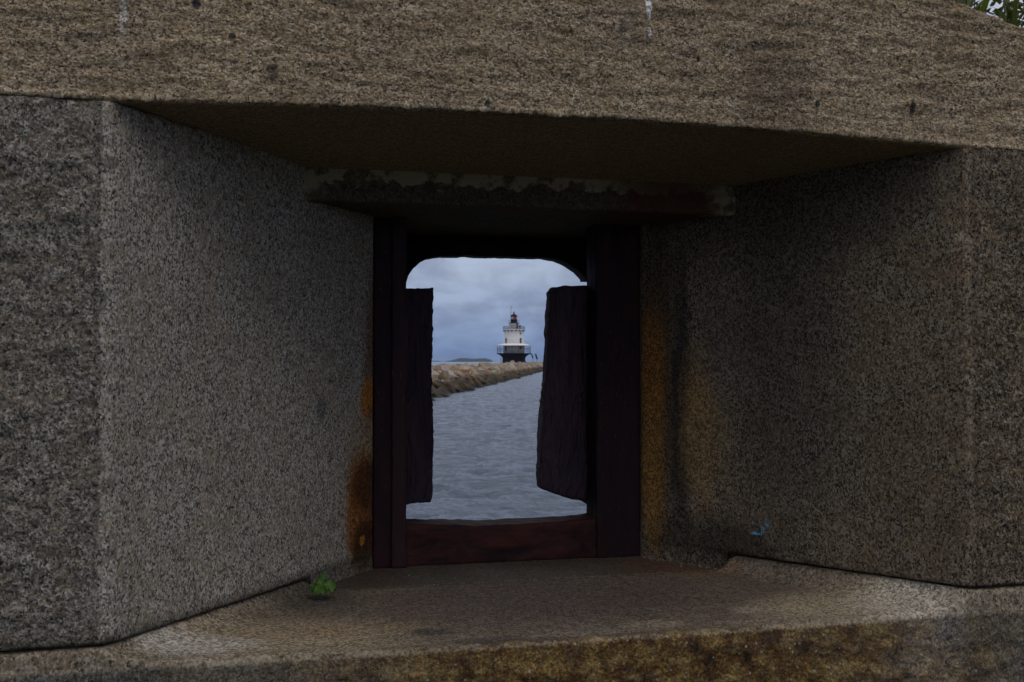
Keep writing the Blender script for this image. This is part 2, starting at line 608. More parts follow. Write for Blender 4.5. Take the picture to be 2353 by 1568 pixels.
def iron(name, dark, redd, amt, bumpd=.006, stretch=(1, 1, .3)):
    mt, g, b = new_mat(name)
    wp = wallpos(g)
    v = g.vscale(wp, stretch)
    n = g.noise(v, 14, 5, .65, .6)
    f = g.noise(v, 70, 4, .65)
    c = g.mix(g.rng(n, .38, .66), dark, redd)
    c = g.mix(g.rng(f, .5, .75, 0, amt), c, (.055, .022, .013))
    c = g.mix(g.rng(g.noise(v, 150, 2, .5), .68, .76, 0, .5), c, (.12, .10, .11))
    g.put(b.inputs['Base Color'], c)
    b.inputs['Roughness'].default_value = .7
    b.inputs['Specular IOR Level'].default_value = .18
    nr = g.bump(f, .7, bumpd * .5)
    nr = g.bump(n, .9, bumpd * 2.2, nr)
    g.put(b.inputs['Normal'], nr)
    return mt


M_iron = iron('rusted_iron', (.011, .005, .009), (.024, .008, .010), .2)
M_plate = iron('flaked_iron', (.040, .030, .047), (.075, .045, .055), .3, .024, (1, 1, .22))
M_rail = iron('red_rusted_iron', (.013, .005, .007), (.055, .015, .013), .4, .003, (.4, 1, 1))
M_bar = iron('worn_iron', (.018, .011, .017), (.036, .014, .014), .35, .004, (1, 1, .15))

# ------------------------------------------------------------------ the granite wall
wall = empty('granite_wall', (0, 0, CAMZ), YAW)
tag(wall, 'thick granite fort wall with a splayed gun opening framing the sea', 'wall')


def pier(side):
    if side == 'L':
        pts = [(-4.0, YF), (-1.15, YF), (LX, YF), (TL, YT), (TL, 3.95), (-4.0, 3.95)]
        k = 2
        zt, zb = ZTL, ZBL
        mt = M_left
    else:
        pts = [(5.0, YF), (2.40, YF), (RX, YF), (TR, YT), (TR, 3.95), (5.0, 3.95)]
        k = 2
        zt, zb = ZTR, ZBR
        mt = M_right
    arc = round_corner(pts, k, .009, 5)
    p = np.array(pts)
    d = (p[3] - p[2]) / np.linalg.norm(p[3] - p[2])
    tj = (YJ - YF) / (YT - YF)
    j0 = p[2] + (p[3] - p[2]) * (tj - .004)
    j1 = p[2] + (p[3] - p[2]) * (tj + .004)
    full = [pts[0], pts[1]] + arc + [j0, j1, pts[3], pts[4], pts[5]]
    steps = [.3, .0075] + [.02] * (len(arc) - 1) + [.009, .1, .012, .2, .5, .5]
    loop = poly_path(full, steps)
    if side == 'R':
        loop = loop[::-1]
    nz_ = 170
    zs = np.linspace(0, 1, nz_)
    # a few rows crowded into the top and bottom edges
    rings = np.zeros((nz_, len(loop), 3))
    bot = np.where(loop[:, 1] > YJ, -.70, zb)
    for i, t in enumerate(zs):
        rings[i, :, 0] = loop[:, 0]
        rings[i, :, 1] = loop[:, 1]
        rings[i, :, 2] = bot + (zt - bot) * t

    def dsp(q):
        x, y, z = q[..., 0], q[..., 1], q[..., 2]
        edge = LX if side == 'L' else RX
        away = (edge - x) if side == 'L' else (x - edge)
        front = (y < YF + .004)
        a = np.clip((away - .015 + .02 * perlin(q * 11)) / .035, 0, 1) * front
        a2 = np.clip((zt - .03 - z) / .05, .15, 1) * np.clip((z - zb - .015) / .05, .15, 1)
        rough = .012 * fbm(q * 17, 5, .62) + .0025 * fbm(q * 60, 2)
        rough = rough + .006
        fine = .0016 * fbm(q * 26, 3)
        edgef = np.clip(1 - np.minimum(zt - z, z - (zb)) / .012, 0, 1)
        ch = -.004 * edgef ** 2 * (1 + fbm(q * 20, 2))
        throat = (y > YT - .001)
        cz_ = np.stack([z * 0 + .5, z * 0 + (0 if side == 'L' else 9), z], -1)
        dist = np.hypot(x - edge, y - YF)
        chip = -.010 * np.exp(-(dist / .016) ** 2) * (np.clip(perlin(cz_ * 13) * 2 - .25, 0, 1) + .5 * np.clip(perlin(cz_ * 41) * 2 - .3, 0, 1))
        ch = ch + chip
        return np.where(throat, 0, a * a2 * rough * (1.0 if side == 'L' else .7) + (1 - a) * fine + ch)

    o = loft('pier', rings, mt, wall, dsp)
    tag(o, 'grey left pier with rough front and finely dressed splay' if side == 'L' else 'darker stained right pier with blue chalk mark on its splay')
    return o


pier('L')
pier('R')


def lintel():
    # bottom edge follows a very slight arch
    def zb(x): return .586 + .023 * np.clip(1 - ((x - .78) / 1.12) ** 2, 0, 1)

    def zt(x):
        e = np.interp(x, [-4, 1.2, 1.66, 1.78, 1.95, 2.12, 2.5, 3.0, 5], [1.12, 1.10, 1.035, 1.0, .945, .905, .83, .76, .70])
        return e
    xs = np.concatenate([np.linspace(-4, -.95, 12)[:-1], np.linspace(-.95, 2.35, 420), np.linspace(2.35, 5, 10)[1:]])
    # section loop: parameter (y, w, which) w: 0 bottom, 1 top
    nf = 64
    sec = []
    for t in np.linspace(0, 1, nf):   # front face going up
        sec.append((YF, t, 0))
    sec += [(YF + .02, 1, .012), (YF + .06, 1, .02), (YF + .2, 1, .03), (YF + .75, 1, .03)]
    for t in np.linspace(1, 0, 5)[1:]: sec.append((3.95 if t < .9 else 3.4, t, 0))
    for t in np.linspace(1, 0, 50): sec.append((YF + .012 + t * (3.95 - YF), -1, t))
    sec = np.array(sec)
    rings = np.zeros((len(xs), len(sec), 3))
    for i, x in enumerate(xs):
        b0, t0 = zb(x), zt(x)
        rings[i, :, 0] = x
        rings[i, :, 1] = sec[:, 0]
        y = sec[:, 0]
        soff = np.interp(y, [YF, YJ, 4], [b0 - .004, .557, .557])
        z = np.where(sec[:, 1] < 0, soff, b0 + (t0 + sec[:, 2] - b0) * sec[:, 1])
        rings[i, :, 2] = z

    def dsp(q):
        x, y, z = q[..., 0], q[..., 1], q[..., 2]
        front = y < YF + .003
        top = z > zt(x) - .02
        d = z - zb(x)
        ridg = fbm(q * np.array([7, 20, 34]), 4, .6)
        ridg2 = fbm((q + 5) * np.array([16, 40, 44]), 3, .6)
        a = np.clip((d - .006) / .035, .3, 1)
        val = a * (.0065 * ridg + .0035 * ridg2)
        lip = -.007 * np.clip(1 - d / .016, 0, 1) * np.clip(.6 + 1.6 * fbm(q * 19, 4, .7), 0, 3)
        s = np.where(front, val + lip, .0014 * fbm(q * 20, 3))
        s = np.where(top, .010 * fbm(q * 9, 4), s)
        vis = (x > -1.0) & (x < 2.4)
        return np.where(vis, s, 0)
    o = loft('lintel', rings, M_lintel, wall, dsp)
    tag(o, 'long tan granite lintel with a ridged rough face')


lintel()


def block(name, x0, x1, y0, y1, z0, z1, mt, label=None, sx=.012, sy=.012, amp=.003, r=.008, slant=None):
    """rounded stone block lofted along x with a sampled (y, z) section"""
    pts = [(y0, z0), (y1, z0), (y1, z1), (y0, z1)]
    c = []
    for i in range(4): c += round_corner(pts, i, r, 3)
    loop = poly_path(c, [sx if i % 3 == 2 else .01 for i in range(len(c))])
    xs = np.arange(x0, x1 + sx, sx)
    rings = np.zeros((len(xs), len(loop), 3))
    for i, x in enumerate(xs):
        rings[i, :, 0] = x
        rings[i, :, 1:] = loop
    if slant: slant(rings)

    def dsp(q): return amp * fbm(q * 18, 4)
    o = loft(name, rings, mt, wall, dsp)
    if label: tag(o, label)
    return o


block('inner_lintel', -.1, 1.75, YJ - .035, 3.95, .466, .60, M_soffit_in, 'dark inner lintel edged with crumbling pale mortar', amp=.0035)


def sill():
    """front sill: a worn floor sunk between raised seats for the piers"""
    def split(y):
        t = np.clip((y - YF) / (YT - YF), -.2, 1)
        return LX + (TL - LX) * t, RX + (TR - RX) * t

    def top(x, y):
        xl, xr = split(y)
        t = np.clip((y - YF) / (YJ - YF), 0, 1)
        wl = .135 * (1 - t) + .045 * t
        wr = .125 * (1 - t) + .055 * t
        fl = -.668 - .013 * np.clip(1 - ((x - .78) / .95) ** 2, 0, 1) * (1 - .8 * t) + .004 * t
        seatl, seatr = ZBL - .008, ZBR - .008
        el = np.clip((x - (xl - .01)) / wl, 0, 1)
        er = np.clip(((xr + .01) - x) / wr, 0, 1)
        # concave fillet
        gl = 1 - np.sqrt(np.clip(1 - (1 - el) ** 2, 0, 1))
        gr = 1 - np.sqrt(np.clip(1 - (1 - er) ** 2, 0, 1))
        return fl + (seatl - fl) * gl ** .75 + (seatr - fl) * gr ** .75

    def front_top(x): return top(x, np.full_like(x, YF))
    xs = np.concatenate([np.linspace(-4, -.95, 10)[:-1], np.linspace(-.95, 2.35, 400), np.linspace(2.35, 5, 10)[1:]])
    ys = np.concatenate([[YF + .0, YF + .003, YF + .008, YF + .016], np.linspace(YF + .028, YJ - .003, 70)])
    nfr = 60
    m = len(ys) + 2 + nfr
    rings = np.zeros((len(xs), m, 3))
    kind = np.zeros(m)
    for i, x in enumerate(xs):
        xx = np.full(len(ys), x)
        z = top(xx, ys)
        z[0] -= .012; z[1] -= .006; z[2] -= .002
        col = [(y, zz) for y, zz in zip(ys, z)]
        col += [(YJ - .003, -1.25), (YF, -1.25)]
        # front going up, denser near the top
        tt = np.linspace(0, 1, nfr + 1)[1:]
        zt0 = z[0] - .004
        zf = np.concatenate([[-1.1], np.linspace(-.95, zt0, nfr - 1)])
        col += [(YF, a) for a in zf]
        rings[i, :, 0] = x
        rings[i, :, 1:] = np.array(col)
    rings = rings[:, ::-1]

    def dsp(q):
        x, y, z = q[..., 0], q[..., 1], q[..., 2]
        front = y < YF + .001
        up = np.clip((-.70 - z) / .05, .2, 1)
        rough = up * (.009 * fbm(q * 20, 5, .62))
        lip = np.where(y < YF + .02, .003 * fbm(q * 25, 3), .0012 * fbm(q * 14, 3))
        return np.where(front, rough, lip)
    o = loft('sill', rings, M_sill, wall, dsp)
    tag(o, 'wide worn granite sill with a yellow lichened front')


sill()
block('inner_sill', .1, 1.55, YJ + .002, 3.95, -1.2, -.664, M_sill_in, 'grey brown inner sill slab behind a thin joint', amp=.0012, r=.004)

# ------------------------------------------------------------------ iron frame with broken shutters
frame = empty('iron_frame', (0, 0, CAMZ), YAW)
tag(frame, 'rusted iron frame in the throat of the wall holding two broken shutters', 'frame')


def iron_block(name, x0, x1, y0, y1, z0, z1, mt, label=None, amp=.003, r=.006, step=.012, f=14, warp=None):
    pts = [(x0, y0), (x1, y0), (x1, y1), (x0, y1)]
    c = []
    for i in range(4): c += round_corner(pts, i, r, 3)
    loop = poly_path(c, [step if i % 3 == 2 else .01 for i in range(len(c))])
    zs = np.arange(z0, z1 + step, step)
    rings = np.zeros((len(zs), len(loop), 3))
    for i, z in enumerate(zs):
        rings[i, :, :2] = loop
        rings[i, :, 2] = z
    if warp: warp(rings)

    def dsp(q): return amp * fbm(q * np.array([f * 2.2, f * 2.2, f * .5]), 4, .62)
    o = loft(name, rings, mt, frame, dsp)
    if label: tag(o, label)
    return o


def in_x(vx, y): return P(vx, 831, y)[0]


iron_block('stile', TL + .003, in_x(903, YT + .02), YT + .008, YT + .24, -.668, .47, M_iron, amp=.0015)
st2 = iron_block('stile', in_x(900, YT), in_x(934, YT), YT - .005, YT + .20, -.667, .47, M_bar, amp=.0022)
iron_block('stile', in_x(1371, YT + .012), TR - .003, YT + .012, YT + .13, -.668, .47, M_iron, amp=.003)
# bottom rail, sagging a little
YB = YT + .02


def sag(r):
    x = r[..., 0]
    t = np.clip((x - .45) / .75, 0, 1)
    wt_ = np.clip((r[..., 2] + .668) / .145, 0, 1)
    r[..., 2] += wt_ * (-.018 * np.sin(t * math.pi) + .004 * perlin(r * np.array([9, 0, 0]) + .5))


pts = [(YB, -.668), (YB + .105, -.668), (YB + .105, -.519), (YB, -.525)]
c_ = []
for i in range(4): c_ += round_corner(pts, i, .012, 4)
lp = poly_path(c_, [.012 if i % 4 == 3 else .01 for i in range(len(c_))])
xs_ = np.arange(in_x(928, YB), in_x(1374, YB), .01)
rr = np.zeros((len(xs_), len(lp), 3))
for i, x in enumerate(xs_):
    rr[i, :, 0] = x
    rr[i, :, 1:] = lp
sag(rr)
o = loft('bottom_rail', rr, M_rail, frame, lambda q: .0035 * fbm(q * np.array([10, 20, 20]), 5, .66))
tag(o, 'dark red rusted bottom rail')


def outline_plate(name, pts, y0, y1, mt, label, amp=.003, rag=.004, tilt=0.0, step=.004, parent=None):
    """ragged plate from an (x, z) outline with real thickness; a regular grid clipped to the outline"""
    loop = poly_path(pts, [step] * len(pts))
    n = len(loop)
    tang = np.roll(loop, -1, 0) - np.roll(loop, 1, 0)
    tang /= np.linalg.norm(tang, axis=1)[:, None]
    nor = np.stack([tang[:, 1], -tang[:, 0]], 1)
    p3 = np.stack([loop[:, 0], np.zeros(n), loop[:, 1]], 1)
    chip = np.clip(perlin(p3 * 15 + 7) * 2.2 - .35, 0, 1) + .7 * np.clip(perlin(p3 * 47 + 2) * 2.4 - .5, 0, 1)
    loop = loop + nor * (rag * (.55 * fbm(p3 * 7 + 3, 6, .62)) - rag * 1.1 * chip)[:, None]
    cen = loop.mean(0)
    ks = list(np.linspace(0, 1, 34) ** .85)
    rings = []
    for k in ks: rings.append((cen + (loop - cen) * k, y0 + (.004 if k == 1.0 else 0)))
    for t in (.33, .66): rings.append((loop + nor * .004 * (perlin(p3 * 40 + t * 9))[:, None], y0 + (y1 - y0) * t))
    for k in ks[::-1]: rings.append((cen + (loop - cen) * k, y1 - (.004 if k == 1.0 else 0)))
    arr = np.zeros((len(rings), n, 3))
    for i, (l2, yy) in enumerate(rings):
        arr[i, :, 0] = l2[:, 0]
        arr[i, :, 2] = l2[:, 1]
        arr[i, :, 1] = yy + tilt * (l2[:, 0] - cen[0])
    b0 = arr.copy()
    arr[..., 1] += amp * fbm(b0 * np.array([26, 26, 8]), 5, .66) + amp * .6 * np.round(2.5 * perlin(b0 * np.array([9, 9, 4]) + 4)) / 2.5
    verts = arr.reshape(-1, 3)
    faces = []
    for i in range(len(rings) - 1):
        for j in range(n):
            k = (j + 1) % n
            faces.append((i * n + j, i * n + k, (i + 1) * n + k, (i + 1) * n + j))
    o = mesh_obj(name, verts, faces, mt, parent or frame, True, b0.reshape(-1, 3))
    tag(o, label)
    return o


def XZ(y, *pp): return [(P(a, b, y)[0], P(a, b, y)[2]) for a, b in pp]


yl = 3.60
outline_plate('shutter', XZ(yl, (905, 664), (940, 664), (996, 662), (994, 740), (992, 830), (994, 930), (996, 1000), (998, 1015), (994, 1060), (995, 1140), (990, 1156), (960, 1156), (935, 1160), (905, 1162)),
              yl, yl + .035, M_plate, 'narrow left shutter remnant with ragged edge', amp=.006)
yr = 3.50
outline_plate('shutter', XZ(yr, (1270, 661), (1300, 659), (1340, 657), (1380, 655), (1395, 900), (1395, 1176), (1366, 1168), (1340, 1152), (1308, 1147), (1280, 1138), (1252, 1127), (1241, 1118), (1239, 1090), (1243, 1060), (1244, 1000), (1250, 930), (1256, 850), (1259, 780), (1262, 720), (1266, 672)),
              yr, yr + .055, M_plate, 'wide right shutter remnant with broken slanting foot', amp=.009, rag=.0042)
yr2 = yr - .03
outline_plate('hinge_strap', XZ(yr2, (1359, 652), (1372, 650), (1385, 800), (1385, 1180), (1368, 1174), (1359, 1168), (1356, 1150), (1359, 1000), (1355, 860), (1358, 720)),
              yr2, yr2 + .026, M_iron, 'upright iron strap beside the right shutter', amp=.003, rag=.004)
# header: plate with rounded upper corners to the opening
yh = 3.80
inner = XZ(yh, (930, 1300), (931, 800), (932, 655), (938, 634), (950, 617), (968, 601), (985, 592), (1005, 588), (1060, 587), (1080, 585), (1100, 588), (1180, 589), (1255, 591), (1285, 595), (1310, 606), (1335, 622), (1350, 638), (1352, 644), (1372, 645), (1373, 700), (1374, 800), (1375, 1300))
inn = []
for i in range(len(inner) - 1):
    a, b = np.array(inner[i]), np.array(inner[i + 1])
    k = max(1, int(np.linalg.norm(b - a) / .008))
    for t in range(k): inn.append(a + (b - a) * t / k)
inn.append(np.array(inner[-1]))
inn = np.array(inn)
jit = fbm(np.stack([inn[:, 0], inn[:, 0] * 0, inn[:, 1]], 1) * 28, 3, .6) * .0018
inn[:, 1] += jit
outr = []
for p in inn:
    d = p - np.array([.86, 0.0])
    t = min((1.36 - .86) / max(abs(d[0]), 1e-6), .475 / max(abs(d[1]), 1e-6) if d[1] > 0 else 1e9, .70 / max(abs(d[1]), 1e-6) if d[1] < 0 else 1e9)
    outr.append(np.array([.86, 0.0]) + d * t)
outr = np.array(outr)
n = len(inn)
rg = [(outr, yh + .10), (outr, yh), (outr * .4 + inn * .6, yh), (inn, yh), (inn, yh + .035), (inn, yh + .10)]
vv, ff = [], []
for l2, yy in rg:
    for p in l2: vv.append((p[0], yy, p[1]))
vv = np.array(vv)
w0 = vv.copy()
for i in range(len(rg)):
    i2 = (i + 1) % len(rg)
    for j in range(n - 1):
        ff.append((i * n + j, i * n + j + 1, i2 * n + j + 1, i2 * n + j))
o = mesh_obj('header', vv, ff, M_iron, frame, True, w0)
tag(o, 'black iron surround with rounded upper corners')

# ------------------------------------------------------------------ earth bank on the wall, ground, shore
M_soil, g, b = new_mat('soil')
v = g.node('ShaderNodeTexCoord').outputs['Object']
g.put(b.inputs['Base Color'], g.ramp(g.noise(v, 9, 5, .65), [(.3, (.035, .026, .016)), (.6, (.08, .062, .04)), (.75, (.06, .075, .025))]))
g.put(b.inputs['Normal'], g.bump(g.noise(v, 30, 5, .7), 1, .03))
b.inputs['Roughness'].default_value = .95


def sheet(name, xs, ys, zf, mt, kind='structure', place=None, rot=0.0):
    X, Y = np.meshgrid(xs, ys)
    Z = zf(X, Y)
    V = np.stack([X, Y, Z], -1).reshape(-1, 3)
    nx, ny = len(xs), len(ys)
    F = [(j * nx + i, j * nx + i + 1, (j + 1) * nx + i + 1, (j + 1) * nx + i) for j in range(ny - 1) for i in range(nx - 1)]
    o = mesh_obj(name, V, F, mt)
    if place: o.location = place
    o.rotation_euler.z = rot
    tag(o, kind=kind)
    return o


def bankz(X, Y):
    t = np.clip((Y - 3.05) / .5, 0, 1)
    z = .72 + .30 * t + .05 * fbm(np.stack([X, Y, X * 0], -1) * 2.2, 3)
    z = np.where(Y > 3.9, .56, z)
    return z


sheet('earth_bank', np.linspace(-4, 5, 90), np.concatenate([np.linspace(2.95, 3.88, 20), [3.93]]), bankz, M_soil, place=(0, 0, CAMZ), rot=YAW)


def groundz(X, Y):
    # yard on the near side of the wall, stony bank falling to the sea beyond it
    z = np.where(Y < 3.6, -1.22, np.interp(Y, [3.6, 4.2, 5.5, 12], [-1.22, -1.3, -1.7, -4.2]))
    q = np.stack([X, Y, X * 0], -1)
    return z + .03 * fbm(q * 1.3, 3) + np.where(Y > 4.2, .12, 0) * fbm(q * 1.7, 3)


M_ground, g, b = new_mat('yard_ground')
v = g.node('ShaderNodeTexCoord').outputs['Object']
g.put(b.inputs['Base Color'], g.mix(g.rng(g.noise(v, 1.2, 5, .6), .42, .6), g.ramp(g.noise(v, 40, 4, .7), [(.3, (.04, .036, .028)), (.7, (.11, .10, .08))]), (.035, .055, .018)))
g.put(b.inputs['Normal'], g.bump(g.noise(v, 25, 5, .7), 1, .03))
b.inputs['Roughness'].default_value = .95
sheet('ground', np.concatenate([[-300, -60, -30, -15], np.linspace(-8, 9, 90), [15, 30, 60, 300]]), np.concatenate([[-300, -60, -30, -15, -6], np.linspace(-3, 12, 90)]), groundz, M_ground, place=(0, 0, CAMZ), rot=YAW)

# ------------------------------------------------------------------ sea
M_water, g, b = new_mat('sea_water')
v = g.node('ShaderNodeNewGeometry').outputs['Position']
b.inputs['Base Color'].default_value = (.078, .108, .165, 1)
b.inputs['Roughness'].default_value = .12
b.inputs['IOR'].default_value = 1.333
w1 = g.noise(g.vscale(v, (.6, 1.25, 1)), 2.2, 4, .6, .4)
w2 = g.noise(g.vscale(v, (.6, 1.2, 1)), 5.5, 4, .6, .3)
nr = g.bump(w2, .8, .035)
nr = g.bump(w1, 1.0, .20, nr)
g.put(b.inputs['Normal'], nr)


def sea():
    ang = np.concatenate([np.linspace(-100, -14, 26)[:-1], np.linspace(-13, 13, 460), np.linspace(14, 100, 26)[1:]]) * math.pi / 180
    rad = [9.0]
    while rad[-1] < 7500:
        r = rad[-1]
        rad.append(r + max(.09, r * .0042) * (1 if r < 500 else 4))
    rad = np.array(rad)
    A, D = np.meshgrid(ang, rad)
    X, Y = D * np.sin(A), D * np.cos(A)
    q = np.stack([X * .55, Y, X * 0], -1)
    # sharpened wind chop: crests roughly across the view
    w = .075 * (1 - 2 * np.abs(perlin(q * .9 + 3))) + .08 * (1 - 2 * np.abs(perlin(q * 1.5 + 9))) + .038 * (1 - 2 * np.abs(perlin(q * 3.1 + 5)))
    w += .05 * perlin(q * .2)
    w *= np.clip(1.2 - D / 500, .25, 1)
    w *= np.where((np.abs(A) < .26), 1, 0)
    V = np.stack([X, Y, w], -1).reshape(-1, 3)
    nx = len(ang)
    F = [(j * nx + i, (j) * nx + i + 1, (j + 1) * nx + i + 1, (j + 1) * nx + i) for j in range(len(rad) - 1) for i in range(nx - 1)]
    o = mesh_obj('water', V, F, M_water)
    tag(o, kind='structure')


sea()

# ------------------------------------------------------------------ breakwater


def xw(D): return -6.0 + .065 * (D - 81)
def crest(D): return np.interp(D, [60, 110, 300, 420], [2.25, 2.36, 2.62, 2.64])


M_rock, g, b = new_mat('breakwater_granite')
geo = g.node('ShaderNodeNewGeometry').outputs['Position']
ob = g.node('ShaderNodeTexCoord').outputs['Object']
rnd = g.node('ShaderNodeObjectInfo').outputs['Random']
isl = g.node('ShaderNodeNewGeometry').outputs['Random Per Island']
rr_ = g.m('FRACT', g.m('ADD', rnd, isl))
tone = g.ramp(rr_, [(0, (.23, .17, .125)), (.2, (.40, .34, .28)), (.4, (.30, .215, .14)), (.55, (.42, .35, .26)), (.7, (.33, .31, .29)), (.85, (.36, .22, .13)), (1, (.27, .22, .18))])
sp2 = g.ramp(g.noise(geo, 3, 5, .7), [(.3, .62), (.7, 1.12)])
oi = g.node('ShaderNodeObjectInfo')
tone = g.mix(oi.outputs['Alpha'], tone, oi.outputs['Color'])
c = g.mix(1, tone, sp2, 'MULTIPLY')
zz = g.m('ADD', g.sep(geo)[2], g.m('MULTIPLY', g.m('SUBTRACT', g.noise(geo, .8, 4, .6), .5), 1.3))
dryc = c
c = g.mix(g.rng(zz, 1.75, 1.0, 0, .95, True), c, g.mix(1, g.mix(.5, (.5, .5, .5), dryc), g.ramp(g.noise(geo, 2.4, 4, .6), [(.36, (.022, .016, .010)), (.50, (.11, .065, .03)), (.66, (.24, .17, .05))]), 'MULTIPLY'))
c = g.mix(g.rng(zz, .75, .4, 0, .92, True), c, (.022, .018, .010))
g.put(b.inputs['Base Color'], c)
b.inputs['Roughness'].default_value = .85
g.put(b.inputs['Normal'], g.bump(g.noise(geo, 4, 5, .65), .9, .12))

rock_meshes = []
for k in range(10):
    bm = bmesh.new()
    hx, hy, hz = random.uniform(1.05, 1.6), random.uniform(.45, .72), random.uniform(.34, .52)
    for s1 in (-1, 1):
        for s2 in (-1, 1):
            for s3 in (-1, 1):
                bm.verts.new((s1 * hx * random.uniform(.72, 1), s2 * hy * random.uniform(.65, 1), s3 * hz * random.uniform(.7, 1)))
    for i in range(7):
        v3 = Vector((random.uniform(-1, 1), random.uniform(-1, 1), random.uniform(-1, 1)))
        ax = random.randrange(3)
        v3[ax] = random.choice((-1, 1)) * random.uniform(.9, 1.06)
        bm.verts.new((v3.x * hx * .95, v3.y * hy * .95, v3.z * hz))
    h = bmesh.ops.convex_hull(bm, input=bm.verts)
    loose = [q for q in bm.verts if not q.link_faces]
    bmesh.ops.delete(bm, geom=loose, context='VERTS')
    bmesh.ops.bevel(bm, geom=list(bm.edges), offset=.05, segments=2, affect='EDGES', profile=.6)
    bmesh.ops.recalc_face_normals(bm, faces=bm.faces)
    me = bpy.data.meshes.new('granite_block')
    bm.to_mesh(me)
    bm.free()
    me.materials.append(M_rock)
    rock_meshes.append(me)

# slope rows, from the waterline up to the crest (offset to the left of the waterline, height)
ROWS = [(.25, .02, .6), (1.3, .62, .6), (2.5, 1.16, .52), (3.6, 1.62, .36), (5.2, None, .06)]
BWA = -math.atan(.065)


def rock_pose(D, row):
    off, z, tilt = ROWS[row]
    off += random.uniform(-.45, .45)
    c0 = crest(D)
    if z is None:
        z = c0 - .52 + random.uniform(-.14, .12)
    else:
        z = z * c0 / 2.6 + random.uniform(-.30, .24)
    x = xw(D) - off
    yaw = BWA + random.gauss(R(-22), R(24))
    if row == 4: yaw += R(random.choice((0, 60, 90, -40)))
    rot = Matrix.Rotation(yaw, 4, 'Z') @ Matrix.Rotation(tilt + random.gauss(0, .2), 4, 'Y') @ Matrix.Rotation(random.gauss(0, .3), 4, 'X')
    s = random.uniform(.70, 1.12)
    return Matrix.Translation((x, D, z)) @ rot @ Matrix.Diagonal((s, s * random.uniform(.8, 1.2), s * random.uniform(.85, 1.2), 1))


TONES = [('grey', (.31, .30, .29)), ('sandy', (.41, .335, .265)), ('rusty', (.27, .175, .115)), ('pale', (.44, .38, .335)), ('brown', (.22, .165, .12)), ('ochre', (.34, .25, .15))]
ROWN = ['{} granite block, weedy, at the water edge', '{} granite block low on the breakwater',
        '{} granite block high on the breakwater', '{} granite block on the breakwater top']
ZONE = [(1004, 'touching the left shutter'), (1016, 'close to the left shutter'), (1030, 'left of the island'), (1046, 'under the left tip of the island'),
        (1064, 'under the left half of the island'), (1082, 'under the middle of the island'), (1104, 'under the right half of the island'),
        (1124, 'under the right tip of the island'), (1144, 'just left of the lighthouse'), (1164, 'under the lighthouse left side'), (1184, 'under the lighthouse middle'), (9000, 'under the lighthouse right side')]
count = 0
bm = bmesh.new()


def put_rock(mtx):
    me = random.choice(rock_meshes)
    vs = [bm.verts.new(mtx @ v.co) for v in me.vertices]
    for p in me.polygons:
        bm.faces.new([vs[i] for i in p.vertices])


D = 76.0
while D < 240 and count < 292:
    for row in range(5):
        mtx = rock_pose(D + random.uniform(-.35, .35) + row * .4, row)
        t = mtx.translation
        vx = 1176.5 + FPX * t.x / t.y
        if vx < 985 or count >= 296:
            put_rock(mtx)          # out of sight behind the shutter
            continue
        o = bpy.data.objects.new('granite_block', random.choice(rock_meshes))
        o.matrix_world = mtx
        COL.objects.link(o)
        tn, tcol = random.choice(TONES)
        o.color = (*[q * random.uniform(.92, 1.08) for q in tcol], 1)
        sz = mtx.to_scale().x
        sn_ = 'small' if sz < .84 else 'middling' if sz < .98 else 'large'
        zn = next(t_ for lim, t_ in ZONE if vx < lim)
        tag(o, sn_ + ' ' + ROWN[min(row, 3) if row < 3 else row - 1].format(tn) + ', ' + zn, 'boulder', 'granite blocks of the breakwater')
        count += 1
    D += 1.5
DEND = D

D = DEND
while D < 425:
    for row in range(5): put_rock(rock_pose(D + random.uniform(-.5, .5), row))
    D += 1.55
D = 40.0
while D < 76:
    for row in range(5): put_rock(rock_pose(D + random.uniform(-.5, .5), row))
    D += 1.55
D = 60.0
while D < 425:      # the flat top and the far side
    for off in (6.4, 7.8, 9.2, 10.4):
        z = crest(D) - .55 - (0 if off < 9 else .5) + random.uniform(-.1, .1)
        put_rock(Matrix.Translation((xw(D) - off + random.uniform(-.4, .4), D + random.uniform(-.5, .5), z)) @ Matrix.Rotation(random.uniform(0, 3), 4, 'Z') @ Matrix.Rotation(random.gauss(0, .08), 4, 'X'))
    D += 2.2
o = bm_obj('granite_blocks', bm, M_rock)
o.color = (1, 1, 1, 0)
tag(o, 'far and hidden granite blocks packed along the breakwater', 'boulders', kind='stuff')

# rubble core under the blocks
vv, ff = [], []
Ds = np.arange(30, 432, 4.0)
for i, D in enumerate(Ds):
    c0 = float(crest(D)) - .8
    for dx, z in ((.3, -.8), (-1.2, .05), (-3.9, c0 * .78), (-4.8, c0), (-9.2, c0), (-13.5, -.8)):
        vv.append((xw(D) + dx, D, z))
for i in range(len(Ds) - 1):
    for j in range(5):
        a = i * 6 + j
        ff.append((a, a + 1, a + 7, a + 6))
M_core = plain('rubble_core', (.02, .016, .012), .95, 0, .5, 1.2, .1, 3)
tag(mesh_obj('breakwater_core', vv, ff, M_core, smooth=False), kind='structure')

